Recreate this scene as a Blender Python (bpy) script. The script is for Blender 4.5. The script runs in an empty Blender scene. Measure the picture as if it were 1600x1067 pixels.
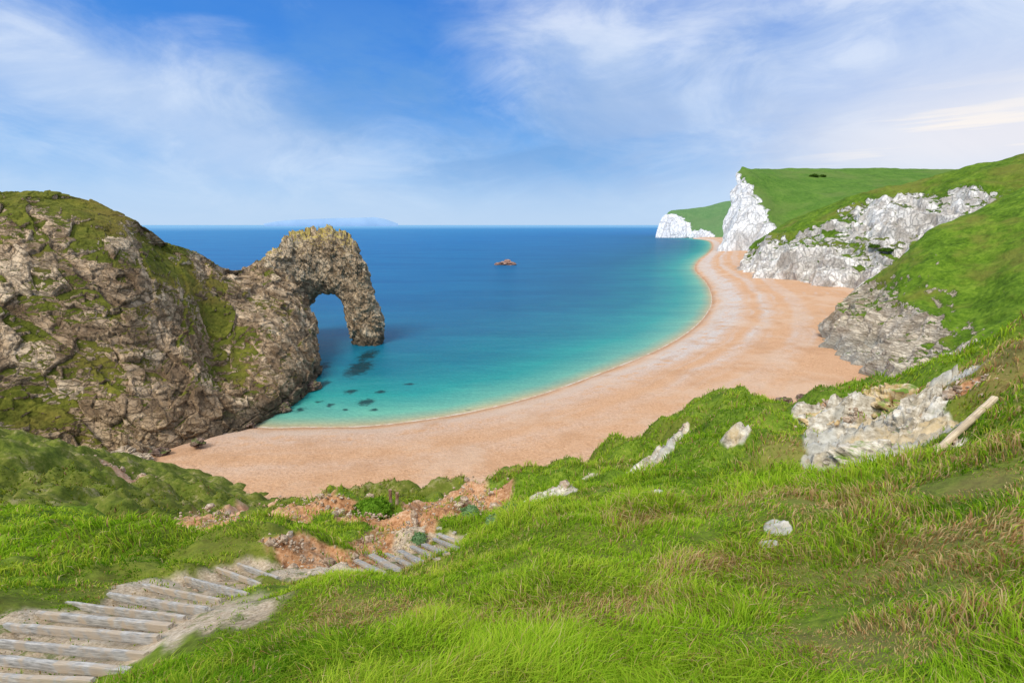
import bpy, math, random, bmesh
import numpy as np
from mathutils import Vector, Matrix
random.seed(4); rng=np.random.default_rng(7)
S=bpy.context.scene; COL=S.collection
S.view_settings.view_transform='Standard'; S.view_settings.look='None'; S.view_settings.exposure=0
F=755.0; PIT=math.radians(13.55); CP,SP=math.cos(PIT),math.sin(PIT); H=40.0
# ------------------------------------------------------------- camera
cd=bpy.data.cameras.new('camera'); cam=bpy.data.objects.new('camera',cd); COL.objects.link(cam)
cam.location=(0,0,H); cam.rotation_euler=(math.pi/2-PIT,0,0)
cd.sensor_width=36; cd.lens=36*F/1600; cd.clip_start=.1; cd.clip_end=200000; S.camera=cam
def ray(px,py):
    dx=(px-800)/F; dy=(533.5-py)/F
    return dx, CP+SP*dy, -SP+CP*dy
def PY(px,py,Y):
    a,b,c=ray(px,py); t=Y/b; return (a*t,Y,H+c*t)
def PZ(px,py,z):
    a,b,c=ray(px,py); t=(z-H)/c; return (a*t,b*t,z)
# ------------------------------------------------------------- noise
def _h(i,j,k,s):
    n=(i.astype(np.int64)*374761393+j.astype(np.int64)*668265263+k.astype(np.int64)*2147483647+s*1274126177)&0xffffffff
    n=((n^(n>>13))*1274126177)&0xffffffff; n=((n^(n>>16))*2246822519)&0xffffffff
    return ((n^(n>>15))&0xffffff)/float(0xffffff)
def vn(P,s=0):
    I=np.floor(P).astype(np.int64); f=P-I; f=f*f*f*(f*(f*6-15)+10); r=0
    for a in (0,1):
        for b in (0,1):
            for c in (0,1):
                w=(f[:,0] if a else 1-f[:,0])*(f[:,1] if b else 1-f[:,1])*(f[:,2] if c else 1-f[:,2])
                r=r+w*_h(I[:,0]+a,I[:,1]+b,I[:,2]+c,s)
    return r*2-1
def fbm(P,sc,o=4,s=0,g=.5):
    r=0;a=1;t=0
    for i in range(o):
        r=r+a*vn(P/sc+i*17.3,s+i);t+=a;a*=g;sc=sc/2.03
    return r/t
def worley(P,s=0):
    I=np.floor(P).astype(np.int64); n=len(P)
    f1=np.full(n,9.);f2=np.full(n,9.);cid=np.zeros(n)
    for a in (-1,0,1):
        for b in (-1,0,1):
            for c in (-1,0,1):
                i,j,k=I[:,0]+a,I[:,1]+b,I[:,2]+c
                q=np.stack([i+_h(i,j,k,s),j+_h(i,j,k,s+1),k+_h(i,j,k,s+2)],1)
                d=np.sqrt(((q-P)**2).sum(1)); m=d<f1
                f2=np.where(m,f1,np.minimum(f2,d)); cid=np.where(m,_h(i,j,k,s+3),cid); f1=np.where(m,d,f1)
    return f1,f2,cid
def sst(a,b,x):
    t=np.clip((x-a)/(b-a),0,1); return t*t*(3-2*t)
# ------------------------------------------------------------- objects
def tag(o,label=None,cat=None,group=None,kind=None):
    if label:o['label']=label
    if cat:o['category']=cat
    if group:o['group']=group
    if kind:o['kind']=kind
    return o
def mk(name,V,Fc,mat,parent=None,smooth=True,attrs=None,cols=None):
    V=np.asarray(V,dtype=np.float32); Fc=np.asarray(Fc,dtype=np.int32)
    me=bpy.data.meshes.new(name); n=Fc.shape[1]
    me.vertices.add(len(V)); me.vertices.foreach_set('co',V.ravel())
    me.loops.add(Fc.size); me.loops.foreach_set('vertex_index',Fc.ravel())
    me.polygons.add(len(Fc)); me.polygons.foreach_set('loop_start',np.arange(0,Fc.size,n,dtype=np.int32))
    me.update(calc_edges=True); me.validate()
    me.polygons.foreach_set('use_smooth',np.full(len(me.polygons),smooth))
    for k,v in (attrs or {}).items():
        a=me.attributes.new(k,'FLOAT','POINT'); a.data.foreach_set('value',np.asarray(v,dtype=np.float32))
    for k,v in (cols or {}).items():
        a=me.attributes.new(k,'FLOAT_COLOR','POINT'); a.data.foreach_set('color',np.asarray(v,dtype=np.float32).ravel())
    me.materials.append(mat)
    o=bpy.data.objects.new(name,me); COL.objects.link(o)
    if parent:o.parent=parent
    return o
def gridf(nr,nc,closed=False):
    i=np.arange(nr-1)[:,None]; j=np.arange(nc if closed else nc-1)[None,:]; j2=(j+1)%nc
    return np.stack([i*nc+j,i*nc+j2,(i+1)*nc+j2,(i+1)*nc+j],-1).reshape(-1,4)
def empty(name,loc=(0,0,0)):
    o=bpy.data.objects.new(name,None); o.location=loc; COL.objects.link(o); return o
# ------------------------------------------------------------- node helpers
class M:
    def __init__(s,name):
        s.m=bpy.data.materials.new(name); s.m.use_nodes=True; s.t=s.m.node_tree; s.t.nodes.clear()
        s.out=s.t.nodes.new('ShaderNodeOutputMaterial'); s.geo=s.t.nodes.new('ShaderNodeNewGeometry')
        s.pos=s.geo.outputs['Position']
    def set(s,sock,v):
        if isinstance(v,bpy.types.NodeSocket): s.t.links.new(v,sock)
        elif isinstance(v,(tuple,list)) and len(v)==3 and sock.type=='RGBA': sock.default_value=(*v,1)
        else: sock.default_value=v
    def noise(s,scale,detail=4,rough=.55,vec=None,dist=0):
        n=s.t.nodes.new('ShaderNodeTexNoise'); s.set(n.inputs['Vector'],vec or s.pos)
        n.inputs['Scale'].default_value=scale;n.inputs['Detail'].default_value=detail;n.inputs['Roughness'].default_value=rough;n.inputs['Distortion'].default_value=dist
        return n.outputs['Fac']
    def vor(s,scale,feat='F1',vec=None,out='Distance',rand=1):
        n=s.t.nodes.new('ShaderNodeTexVoronoi'); n.feature=feat; s.set(n.inputs['Vector'],vec or s.pos); n.inputs['Scale'].default_value=scale
        n.inputs['Randomness'].default_value=rand
        return n.outputs[out]
    def mp(s,scale=(1,1,1),rot=(0,0,0),vec=None,loc=(0,0,0)):
        n=s.t.nodes.new('ShaderNodeMapping'); s.set(n.inputs['Vector'],vec or s.pos); n.inputs['Scale'].default_value=scale; n.inputs['Rotation'].default_value=rot; n.inputs['Location'].default_value=loc
        return n.outputs[0]
    def along(s,d,k):
        a=s.t.nodes.new('ShaderNodeVectorMath'); a.operation='DOT_PRODUCT'; s.set(a.inputs[0],s.pos); a.inputs[1].default_value=d
        b=s.t.nodes.new('ShaderNodeVectorMath'); b.operation='SCALE'; b.inputs[0].default_value=d; s.set(b.inputs['Scale'],s.math('MULTIPLY',a.outputs['Value'],k-1))
        c=s.t.nodes.new('ShaderNodeVectorMath'); c.operation='ADD'; s.set(c.inputs[0],s.pos); s.set(c.inputs[1],b.outputs[0]); return c.outputs[0]
    def ramp(s,f,stops):
        n=s.t.nodes.new('ShaderNodeValToRGB'); s.set(n.inputs[0],f); e=n.color_ramp.elements
        while len(e)<len(stops): e.new(.5)
        for el,(p,c) in zip(e,stops):
            el.position=p; el.color=(*c,1) if isinstance(c,(tuple,list)) else (c,c,c,1)
        return n.outputs[0]
    def mix(s,f,a,b,mode='MIX'):
        n=s.t.nodes.new('ShaderNodeMix'); n.data_type='RGBA'; n.blend_type=mode
        s.set(n.inputs[0],f); s.set(n.inputs[6],a); s.set(n.inputs[7],b); return n.outputs[2]
    def math(s,op,a,b=0,c=0,clamp=False):
        n=s.t.nodes.new('ShaderNodeMath'); n.operation=op; n.use_clamp=clamp
        s.set(n.inputs[0],a); s.set(n.inputs[1],b); s.set(n.inputs[2],c); return n.outputs[0]
    def rng(s,v,a,b,c=0.,d=1.):
        n=s.t.nodes.new('ShaderNodeMapRange'); n.interpolation_type='SMOOTHSTEP'; s.set(n.inputs[0],v)
        for i,x in enumerate((a,b,c,d)): n.inputs[i+1].default_value=x
        return n.outputs[0]
    def at(s,name,o='Fac'):
        n=s.t.nodes.new('ShaderNodeAttribute'); n.attribute_name=name; return n.outputs[o]
    def sep(s,v,i):
        n=s.t.nodes.new('ShaderNodeSeparateXYZ'); s.set(n.inputs[0],v); return n.outputs[i]
    def bump(s,h,strength=.5,dist=.1,normal=None):
        n=s.t.nodes.new('ShaderNodeBump'); s.set(n.inputs['Height'],h); n.inputs['Strength'].default_value=strength; n.inputs['Distance'].default_value=dist
        if normal:s.set(n.inputs['Normal'],normal)
        return n.outputs[0]
    def bsdf(s,col,rough=.9,normal=None,spec=.2):
        n=s.t.nodes.new('ShaderNodeBsdfPrincipled'); s.set(n.inputs['Base Color'],col); s.set(n.inputs['Roughness'],rough); s.set(n.inputs['Specular IOR Level'],spec)
        if normal:s.set(n.inputs['Normal'],normal)
        s.t.links.new(n.outputs[0],s.out.inputs[0]); return n
def rockgrass(name,rock,grass,sc,bed,crk=1.,nz=.55,wet=None,bd=.3,nb=.9,aw=1.,strata=None,thin=0.,gsc=1.,foot=None):
    m=M(name); cv=m.along(*bed)
    n1=m.noise(.35/sc,6,.6); n2=m.noise(1.6/sc,8,.68); n3=m.noise(.09/sc,4,.55)
    wv=m.t.nodes.new('ShaderNodeVectorMath'); wv.operation='MULTIPLY_ADD'
    cn=m.t.nodes.new('ShaderNodeTexNoise'); m.set(cn.inputs['Vector'],m.pos); cn.inputs['Scale'].default_value=.5/sc; cn.inputs['Detail'].default_value=6; cn.inputs['Roughness'].default_value=.65
    m.set(wv.inputs[0],cn.outputs['Color']); wv.inputs[1].default_value=(1.6*sc,)*3; m.set(wv.inputs[2],cv)
    e1=m.vor(.35/sc,'DISTANCE_TO_EDGE',wv.outputs[0]); e2=m.vor(1.3/sc,'DISTANCE_TO_EDGE',wv.outputs[0])
    cellv=m.sep(m.vor(.35/sc,'F1',wv.outputs[0],'Color'),0); cell2=m.sep(m.vor(1.3/sc,'F1',wv.outputs[0],'Color'),1)
    base=m.ramp(m.math('ADD',m.math('MULTIPLY',n2,.55),m.math('MULTIPLY',cellv,.45)),[(.25,rock[0]),(.5,rock[1]),(.75,rock[2])])
    base=m.mix(m.math('MULTIPLY',cell2,.45),base,rock[3])
    base=m.mix(m.rng(n3,.45,.62),base,m.mix(.6,base,rock[4]))
    cr=m.math('MULTIPLY',m.rng(e1,.0,.045,.2,1.),m.rng(e2,-.02,.07,.55,1.))
    if strata:
        sv=m.noise(1./strata[0],6,.6,cv); f_=strata[1]
        base=m.mix(m.rng(sv,.40,.54,f_,0.),base,m.mix(1.,base,(.42,.37,.33),'MULTIPLY'))
        base=m.mix(m.rng(sv,.54,.68,0.,f_*.6),base,rock[2])
        cr=m.math('MULTIPLY',cr,m.rng(sv,.38,.48,.4,1.))
    if thin:
        tv=m.noise(.55/sc,5,.65,m.along(bed[0],8.)); base=m.mix(m.rng(tv,.36,.47,thin,0.),base,m.mix(1.,base,(.34,.29,.25),'MULTIPLY')); cr=m.math('MULTIPLY',cr,m.rng(tv,.36,.46,.5,1.))
    if foot:
        base=m.mix(m.rng(m.math('ADD',m.sep(m.pos,2),m.math('MULTIPLY',m.math('SUBTRACT',n1,.5),foot[0])),foot[0]*.6,foot[0]*1.3,foot[1],0.),base,m.mix(.7,base,foot[2]))
    base=m.mix(m.math('MULTIPLY',m.math('SUBTRACT',1,cr),.75*crk),base,(rock[0][0]*.4,rock[0][1]*.38,rock[0][2]*.35))
    g=m.ramp(m.math('ADD',m.math('MULTIPLY',n2,.55),m.math('MULTIPLY',n1,.45)),[(.36,grass[0]),(.5,grass[1]),(.64,grass[2])])
    g=m.mix(m.rng(m.noise(.12/sc,5,.6,m.mp((1,1,1.6))),.45,.65),g,m.mix(.55,g,grass[3]))
    nzv=m.sep(m.geo.outputs['Normal'],2)
    k=m.math('MULTIPLY',m.at('rock'),aw)
    k=m.math('ADD',k,m.math('MULTIPLY',m.math('SUBTRACT',nz,nzv),1.1))
    k=m.math('ADD',k,m.math('MULTIPLY',m.math('SUBTRACT',m.noise(.22*gsc/sc,8,.68),.5),nb*2))
    k=m.math('ADD',k,m.math('MULTIPLY',m.math('SUBTRACT',n2,.5),nb*1.3))
    msk=m.rng(k,.42,.58)
    c=m.mix(msk,g,base)
    if wet:
        z=m.math('ADD',m.sep(m.pos,2),m.math('MULTIPLY',m.math('SUBTRACT',n1,.5),wet[0]*1.5))
        c=m.mix(m.rng(z,wet[0]*.4,wet[0],wet[1],0.),c,wet[2])
    h=m.mix(msk,m.noise(3.5/sc,6,.7),m.math('ADD',cr,m.math('ADD',m.math('MULTIPLY',n2,1.),m.math('MULTIPLY',cell2,.6))))
    m.bsdf(c,.92,m.bump(h,.9,bd),.12)
    return m.m
# ------------------------------------------------------------- world
SUN=Vector((-.42,-.72,1.0)).normalized()
w=bpy.data.worlds.new('World'); S.world=w; w.use_nodes=True; nt=w.node_tree; nt.nodes.clear()
class W(M):
    def __init__(s):
        s.t=nt; tc=nt.nodes.new('ShaderNodeTexCoord'); s.pos=tc.outputs['Generated']
m=W(); out=nt.nodes.new('ShaderNodeOutputWorld'); bg=nt.nodes.new('ShaderNodeBackground')
sk=nt.nodes.new('ShaderNodeTexSky'); sk.sky_type='NISHITA'; sk.sun_disc=False
sk.sun_elevation=math.asin(SUN.z); sk.sun_rotation=math.atan2(SUN.x,SUN.y)
def gauss(px,py,sx,sy,tilt=0):
    a,b,c=ray(px,py); az=math.atan2(a,b); el=math.atan2(c,math.hypot(a,b))
    A=m.math('ARCTAN2',m.sep(m.pos,0),m.sep(m.pos,1)); E=m.math('ARCSINE',m.sep(m.pos,2))
    A=m.math('SUBTRACT',A,az); E=m.math('ADD',m.math('SUBTRACT',E,el),m.math('MULTIPLY',A,tilt))
    u=m.math('DIVIDE',A,math.radians(sx)); v=m.math('DIVIDE',E,math.radians(sy))
    q=m.math('ADD',m.math('MULTIPLY',u,u),m.math('MULTIPLY',v,v))
    return m.math('EXPONENT',m.math('MULTIPLY',q,-1))
el=m.sep(m.pos,2)
grad=m.ramp(el,[(0.0,(.44,.65,.90)),(.04,(.36,.59,.90)),(.12,(.19,.45,.86)),(.22,(.07,.29,.78)),(.36,(.035,.21,.70)),(1,(.35,.50,.80))])
cl=m.noise(1.8,9,.58,m.mp((1,1,2.6),(0.0,.35,0)),.6)
cl2=m.noise(4.2,9,.62,m.mp((1,1,2.2),(0,.5,0),loc=(3,1,2)),.7)
c=m.math('ADD',m.math('MULTIPLY',cl,.56),m.math('MULTIPLY',cl2,.44))
for g,wt in ((gauss(900,90,12,6),.17),(gauss(1500,100,22,26),.28),(gauss(150,120,22,4.5,.28),.17),(gauss(360,215,22,6,.2),.13),(gauss(20,190,10,4),-.04),
             (gauss(600,50,10,7),-.15),(gauss(760,215,20,6),-.10),(gauss(200,0,16,3.5),-.12)):
    c=m.math('ADD',c,m.math('MULTIPLY',g,wt))
c=m.math('ADD',c,m.rng(el,.4,.8,0,.35))
cm=m.rng(c,.37,.80,0.,.95)
ccol=m.ramp(el,[(0,(.54,.70,.92)),(.12,(.58,.72,.93)),(.35,(.76,.83,.97)),(1,(1.0,1.0,1.0))])
ccol=m.mix(m.rng(cl2,.42,.6,.45,0.),ccol,m.mix(1.,ccol,(.66,.76,.90),'MULTIPLY'))
col=m.mix(cm,grad,ccol)
dk=m.math('MULTIPLY',gauss(720,190,24,8,.1),m.rng(m.noise(2.8,8,.62,m.mp((1,1,2.4),(0,.3,0),loc=(1,5,2)),.6),.38,.60,.15,.85))
col=m.mix(dk,col,(.15,.35,.70))
dk2=m.math('MULTIPLY',gauss(1050,190,20,9,.2),m.rng(m.noise(3.4,8,.62,m.mp((1,1,2.),(0,.3,0),loc=(7,5,2)),.6),.40,.60,.0,.65))
col=m.mix(dk2,col,(.33,.48,.76))
wg=gauss(1600,215,18,6)
col=m.mix(m.math('MULTIPLY',wg,.8),col,(.90,.85,.86))
st=m.math('MULTIPLY',m.rng(m.noise(5,5,.5,m.mp((1,1,16))),.5,.66),gauss(1520,205,10,2.6))
col=m.mix(m.math('MULTIPLY',st,.8),col,(1.0,.92,.84))
hz=m.rng(el,0.,.12,.7,0.)
col=m.mix(hz,col,(.52,.68,.89))
sk2=m.mix(1.,sk.outputs[0],(.10,.10,.10),'MULTIPLY')
col=m.mix(.06,col,sk2)
nt.links.new(col,bg.inputs[0]); bg.inputs[1].default_value=1.06; nt.links.new(bg.outputs[0],out.inputs[0])
sd=bpy.data.lights.new('sun','SUN'); sd.energy=3.2; sd.angle=math.radians(24); sd.color=(1,.92,.80)
so=bpy.data.objects.new('sun',sd); COL.objects.link(so); so.rotation_euler=SUN.to_track_quat('Z','Y').to_euler(); so.location=(0,-10,90)
# ------------------------------------------------------------- splines
def crs(C,n):
    C=np.asarray(C,float); K=len(C); t=np.linspace(0,K-1,n); i=np.minimum(t.astype(int),K-2); f=(t-i)
    f=f.reshape((-1,)+(1,)*(C.ndim-1))
    p0=C[np.maximum(i-1,0)];p1=C[i];p2=C[i+1];p3=C[np.minimum(i+2,K-1)]
    return .5*((2*p1)+(-p0+p2)*f+(2*p0-5*p1+4*p2-p3)*f*f+(-p0+3*p1-3*p2+p3)*f**3)
def loft(name,cols,nu,nv,mat,disp,back=((0,10,-3),(0,30,-25)),foot=-4):
    C=[]
    for c in cols:
        L=[[*PY(px,py,Y),r] for (px,py,Y,r) in c]
        b=L[0][:]; b[2]+=foot; b[1]-=.5
        L=[b]+L; t=L[-1]
        for dx,dy,dz in back: L.append([t[0]+dx,t[1]+dy,t[2]+dz,t[3]*.5])
        C.append(L)
    C=np.array(C); G=crs(C,nu); G=np.swapaxes(crs(np.swapaxes(G,0,1),nv),0,1)
    P=G[...,:3]; R=G[...,3]
    du=np.gradient(P,axis=0); dv=np.gradient(P,axis=1); n=np.cross(du,dv); n/=np.linalg.norm(n,axis=2,keepdims=True)+1e-9
    if n[nu//2,nv//3,1]>0: n=-n
    Pf=P.reshape(-1,3); d,R2=disp(Pf,R.ravel(),n.reshape(-1,3)); Pf=Pf+n.reshape(-1,3)*d[:,None]
    return mk(name,Pf,gridf(nu,nv),mat,attrs={'rock':R2})
# ------------------------------------------------------------- shoreline
wl=[(-140,100),(-90,96)]+[PZ(*p,0)[:2] for p in [(398,668),(470,668),(560,667),(650,658),(750,641),(850,615),(950,579),(1030,546),(1080,516),(1105,490),(1113,467),(1104,442),(1086,421),(1092,407),(1106,396),(1112,388),(1112,381),(1108,377)]]+[PZ(1098,374.5,0)[:2],PZ(1085,373.5,0)[:2],(560,1520),(640,1640),(900,1900),(2500,2600)]
wl=np.array(wl); WL=crs(wl,260)
def shore(X,Y):
    best=np.full(X.shape,1e18); sg=np.zeros(X.shape)
    for a,b in zip(WL[:-1],WL[1:]):
        d=b-a; L=d@d
        if L<1e-9: continue
        t=np.clip(((X-a[0])*d[0]+(Y-a[1])*d[1])/L,0,1); ex=X-a[0]-t*d[0]; ey=Y-a[1]-t*d[1]; q=ex*ex+ey*ey
        s=d[0]*(Y-a[1])-d[1]*(X-a[0]); m_=q<best; best=np.where(m_,q,best); sg=np.where(m_,np.sign(s),sg)
    return np.sqrt(best)*sg
# ------------------------------------------------------------- sea
u=np.linspace(-2.6,2.6,420); yy=np.concatenate([np.geomspace(55,900,420),np.geomspace(930,90000,120)])
X=u[None,:]*(yy[:,None]+3); Y=np.repeat(yy[:,None],len(u),1); X=X.ravel();Y=Y.ravel()
Pz=np.stack([X,Y,0*X],1); d=shore(X,Y)
reef_shade=0*X  # underwater rocks, plus the arch's shadow and reflection painted as dark water patches
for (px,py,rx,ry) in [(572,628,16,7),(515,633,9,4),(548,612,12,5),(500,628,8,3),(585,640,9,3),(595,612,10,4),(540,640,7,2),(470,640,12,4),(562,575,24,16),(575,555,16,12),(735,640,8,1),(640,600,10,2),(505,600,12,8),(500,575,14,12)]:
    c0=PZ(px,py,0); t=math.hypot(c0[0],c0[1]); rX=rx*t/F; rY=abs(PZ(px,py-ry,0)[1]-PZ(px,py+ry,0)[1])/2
    reef_shade=np.maximum(reef_shade,np.exp(-((X-c0[0])/rX)**2-((Y-c0[1])/rY)**2))
m=M('sea_water')
ds=m.at('offshore'); lg=m.math('DIVIDE',m.math('LOGARITHM',m.math('ADD',m.math('MAXIMUM',m.math('ADD',ds,m.math('MULTIPLY',m.math('SUBTRACT',m.noise(.05,4),.5),m.math('MULTIPLY',m.math('MINIMUM',ds,60),.7))),0),1),10),4)
def L(v): return math.log10(v+1)/4
colr=m.ramp(lg,[(0,(.50,.36,.21)),(L(1.5),(.33,.35,.22)),(L(6),(.12,.36,.28)),(L(18),(.018,.26,.25)),(L(40),(.006,.165,.225)),(L(85),(.006,.115,.225)),(L(200),(.008,.12,.285)),(L(600),(.012,.14,.35)),(L(3000),(.025,.19,.42)),(1,(.15,.36,.57))])  # pale farthest stops paint the horizon haze into the water colour
big=m.noise(.012,5,.6,m.mp((.5,2.2,1)))
colr=m.mix(m.math('MULTIPLY',m.rng(big,.40,.62),.45),colr,m.mix(1.,colr,(.6,.68,.82),'MULTIPLY'))
b3=m.noise(.045,6,.7,m.mp((.6,2.,1),loc=(5,5,0))); colr=m.mix(m.rng(b3,.48,.66,0.,.3),colr,m.mix(1.,colr,(1.6,1.45,1.25),'MULTIPLY'))
sm=m.noise(.9,6,.65,m.mp((1,1.6,1))); colr=m.mix(m.rng(sm,.35,.75,0.,.5),colr,m.mix(1.,colr,(1.6,1.45,1.3),'MULTIPLY'))
rf=m.rng(m.math('ADD',m.at('reef_shade'),m.math('MULTIPLY',m.math('SUBTRACT',m.noise(.45,5,.7),.5),1.6)),.35,.85)
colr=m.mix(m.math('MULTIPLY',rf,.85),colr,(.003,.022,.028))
fn=m.math('ADD',ds,m.math('MULTIPLY',m.math('SUBTRACT',m.noise(.25,5,.7),.5),1.5))
fw=m.math('MULTIPLY',m.rng(fn,-.2,.2),m.rng(fn,.3,.6,1.,0.)); fw=m.math('MULTIPLY',fw,m.rng(m.noise(.35,4),.38,.6,.0,.55))
colr=m.mix(fw,colr,(.75,.74,.70))
hb=m.math('ADD',m.noise(1.3,5,.6,m.mp((1,1.5,1),(0,0,.3))),m.math('MULTIPLY',m.noise(.16,3,.5,m.mp((.6,1.7,1))),2.2))
bn=m.bump(hb,.7,.35)
df=m.t.nodes.new('ShaderNodeBsdfDiffuse'); gl=m.t.nodes.new('ShaderNodeBsdfGlossy'); fr=m.t.nodes.new('ShaderNodeFresnel'); fr.inputs[0].default_value=1.33
m.set(df.inputs[0],colr); gl.inputs['Roughness'].default_value=.14; m.set(gl.inputs['Normal'],bn); m.set(df.inputs['Normal'],bn)
mx=m.t.nodes.new('ShaderNodeMixShader'); m.set(mx.inputs[0],m.math('MINIMUM',m.math('MULTIPLY',fr.outputs[0],.6),.17)); m.t.links.new(df.outputs[0],mx.inputs[1]); m.t.links.new(gl.outputs[0],mx.inputs[2]); m.t.links.new(mx.outputs[0],m.out.inputs[0])
sea=mk('sea',Pz,gridf(len(yy),len(u)),m.m,attrs={'offshore':d,'reef_shade':reef_shade})
tag(sea,'calm blue sea turning turquoise along the curved shingle beach','sea',kind='structure')
# ------------------------------------------------------------- beach
u=np.linspace(-1.45,1.45,520); yy=np.geomspace(38,2600,620)
X=(u[None,:]*(yy[:,None]+3)).ravel(); Y=np.repeat(yy[:,None],len(u),1).ravel()
d=-shore(X,Y); Pb=np.stack([X,Y,0*X],1)
z=np.where(d>0,5.2*(1-np.exp(-np.maximum(d,0)/22)),np.maximum(d*.12,-3)); 
z=z+np.where(d>1,fbm(Pb,7,4,5)*.16+np.sin((d+fbm(Pb,14,2,9)*5)/2.6)*.06,0)
Pb[:,2]=z
m=M('beach_shingle'); ds=m.at('inland')
dd=m.math('ADD',ds,m.math('MULTIPLY',m.math('SUBTRACT',m.noise(.045,4,.5),.5),9))
peb=m.noise(7,6,.75); peb2=m.noise(2.2,6,.7); pm=m.noise(.3,5,.6)
cb=m.ramp(m.math('ADD',m.math('MULTIPLY',peb,.5),m.math('MULTIPLY',peb2,.5)),[(.36,(.36,.195,.105)),(.5,(.57,.335,.19)),(.64,(.73,.48,.30))])
cb=m.mix(m.rng(pm,.4,.65,0,.4),cb,(.62,.39,.24))
yv=m.sep(m.pos,1)
far=m.rng(yv,92,165,.3,1.)
b1=m.math('MULTIPLY',m.rng(dd,2.5,5.),m.rng(dd,10,19,1.,0.)); b2=m.math('MULTIPLY',m.rng(dd,20,23),m.rng(dd,24,29,1.,0.)); b3=m.math('MULTIPLY',m.rng(dd,32,35),m.rng(dd,37,42,1.,0.))
lines=m.rng(m.noise(.35,6,.7,m.mp((1,1,1))),.32,.52)
gm=m.math('MULTIPLY',m.math('ADD',m.math('ADD',b1,m.math('MULTIPLY',b2,.6)),m.math('MULTIPLY',b3,.4),clamp=True),m.math('MULTIPLY',lines,far))
wv=m.math('SINE',m.math('MULTIPLY',dd,1.15)); gm=m.math('ADD',gm,m.math('MULTIPLY',m.math('MULTIPLY',m.rng(wv,.3,1.),m.rng(m.noise(.03,3),.45,.62)),m.math('MULTIPLY',far,.35)),clamp=True)
cb=m.mix(m.math('MULTIPLY',gm,.9),cb,m.ramp(peb2,[(.35,(.42,.39,.37)),(.65,(.68,.64,.61))]))
cb=m.mix(m.rng(ds,.2,2.6,.6,0.),cb,(.34,.20,.12))
cb=m.mix(m.math('MULTIPLY',m.math('MULTIPLY',m.rng(dd,1.5,3.),m.rng(dd,5,9,1.,0.)),.5),cb,(.56,.46,.38))
cb=m.mix(m.rng(m.noise(.09,6,.7),.5,.66,0.,.55),cb,(.46,.26,.14))
cb=m.mix(m.rng(m.noise(.05,6,.65,m.mp((1,1,1),loc=(40,9,0))),.5,.64,0.,.4),cb,(.64,.49,.37))
fine=m.noise(16,3,.8); cb=m.mix(m.rng(fine,.58,.70,0.,.5),cb,(.80,.70,.60)); cb=m.mix(m.rng(fine,.30,.42,.5,0.),cb,(.28,.15,.08))
dim=m.noise(1.1,4,.7)
m.bsdf(cb,.95,m.bump(m.math('ADD',m.math('MULTIPLY',peb2,.5),dim),.7,.4),.1)
beach=mk('beach',Pb,gridf(len(yy),len(u)),m.m,attrs={'inland':d})
tag(beach,'long curved beach of orange shingle with grey pebble bands','beach',kind='structure')
# ------------------------------------------------------------- cliffs
DIP=np.array([.58,-.12,.80]); DIP/=np.linalg.norm(DIP); DT=tuple(DIP)
def d_lime(a,big=1.,cs=1.,warp=.5,dip=DIP,st_=1.,k=1.2):
    def f(P,R,n):
        Q=P+np.outer(P@dip,dip)*k
        Q=Q+np.stack([fbm(P,6,3,11),fbm(P,6,3,12),fbm(P,6,3,13)],1)*warp
        f1,f2,c=worley(Q/(5.2*cs),1); g1,g2,c2=worley(Q/(2.3*cs),5); h1,h2,c3=worley(Q/(1.1*cs),15)
        q=(P@dip)/4.2+fbm(P,20,3,2)*1.1; st=(q-np.floor(q))
        rr=np.clip(R*.7+.5,.35,1)
        d=((c-.5)*1.5-np.clip(.07-(f2-f1),0,1)*4+(c2-.5)*.95-np.clip(.07-(g2-g1),0,1)*1.6+(c3-.5)*.35+(st-.5)*1.3*st_)*rr+(fbm(P,13,4,21)*.9+fbm(P,22,2,31)*.5)*big
        return d*a,R+(c-.5)*.45+(.5-st)*.45+(c2-.5)*.3
    return f
limestone=((.20,.135,.075),(.47,.335,.20),(.74,.59,.40),(.58,.44,.30),(.36,.25,.15))
gr_old=((.045,.055,.008),(.12,.135,.018),(.24,.23,.035),(.23,.165,.045))
mH=rockgrass('headland_rock',limestone,gr_old,2.0,(DT,2.0),nz=.70,wet=(5.,.8,(.10,.08,.055)),bd=.45,nb=.85,crk=.75,strata=(5.,.55),thin=.25,gsc=1.7)
AD=np.array([.85,-.1,.5]); AD/=np.linalg.norm(AD)
mA=rockgrass('arch_rock',((.27,.19,.11),(.56,.43,.27),(.78,.65,.45),(.64,.51,.37),(.44,.33,.21)),((.34,.25,.07),(.48,.38,.12),(.60,.50,.20),(.36,.32,.10)),1.5,(tuple(AD),1.8),nz=.5,wet=(4.5,.85,(.08,.065,.045)),bd=.4,nb=.5,crk=.8,strata=(3.,.45))
r=.55
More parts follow.
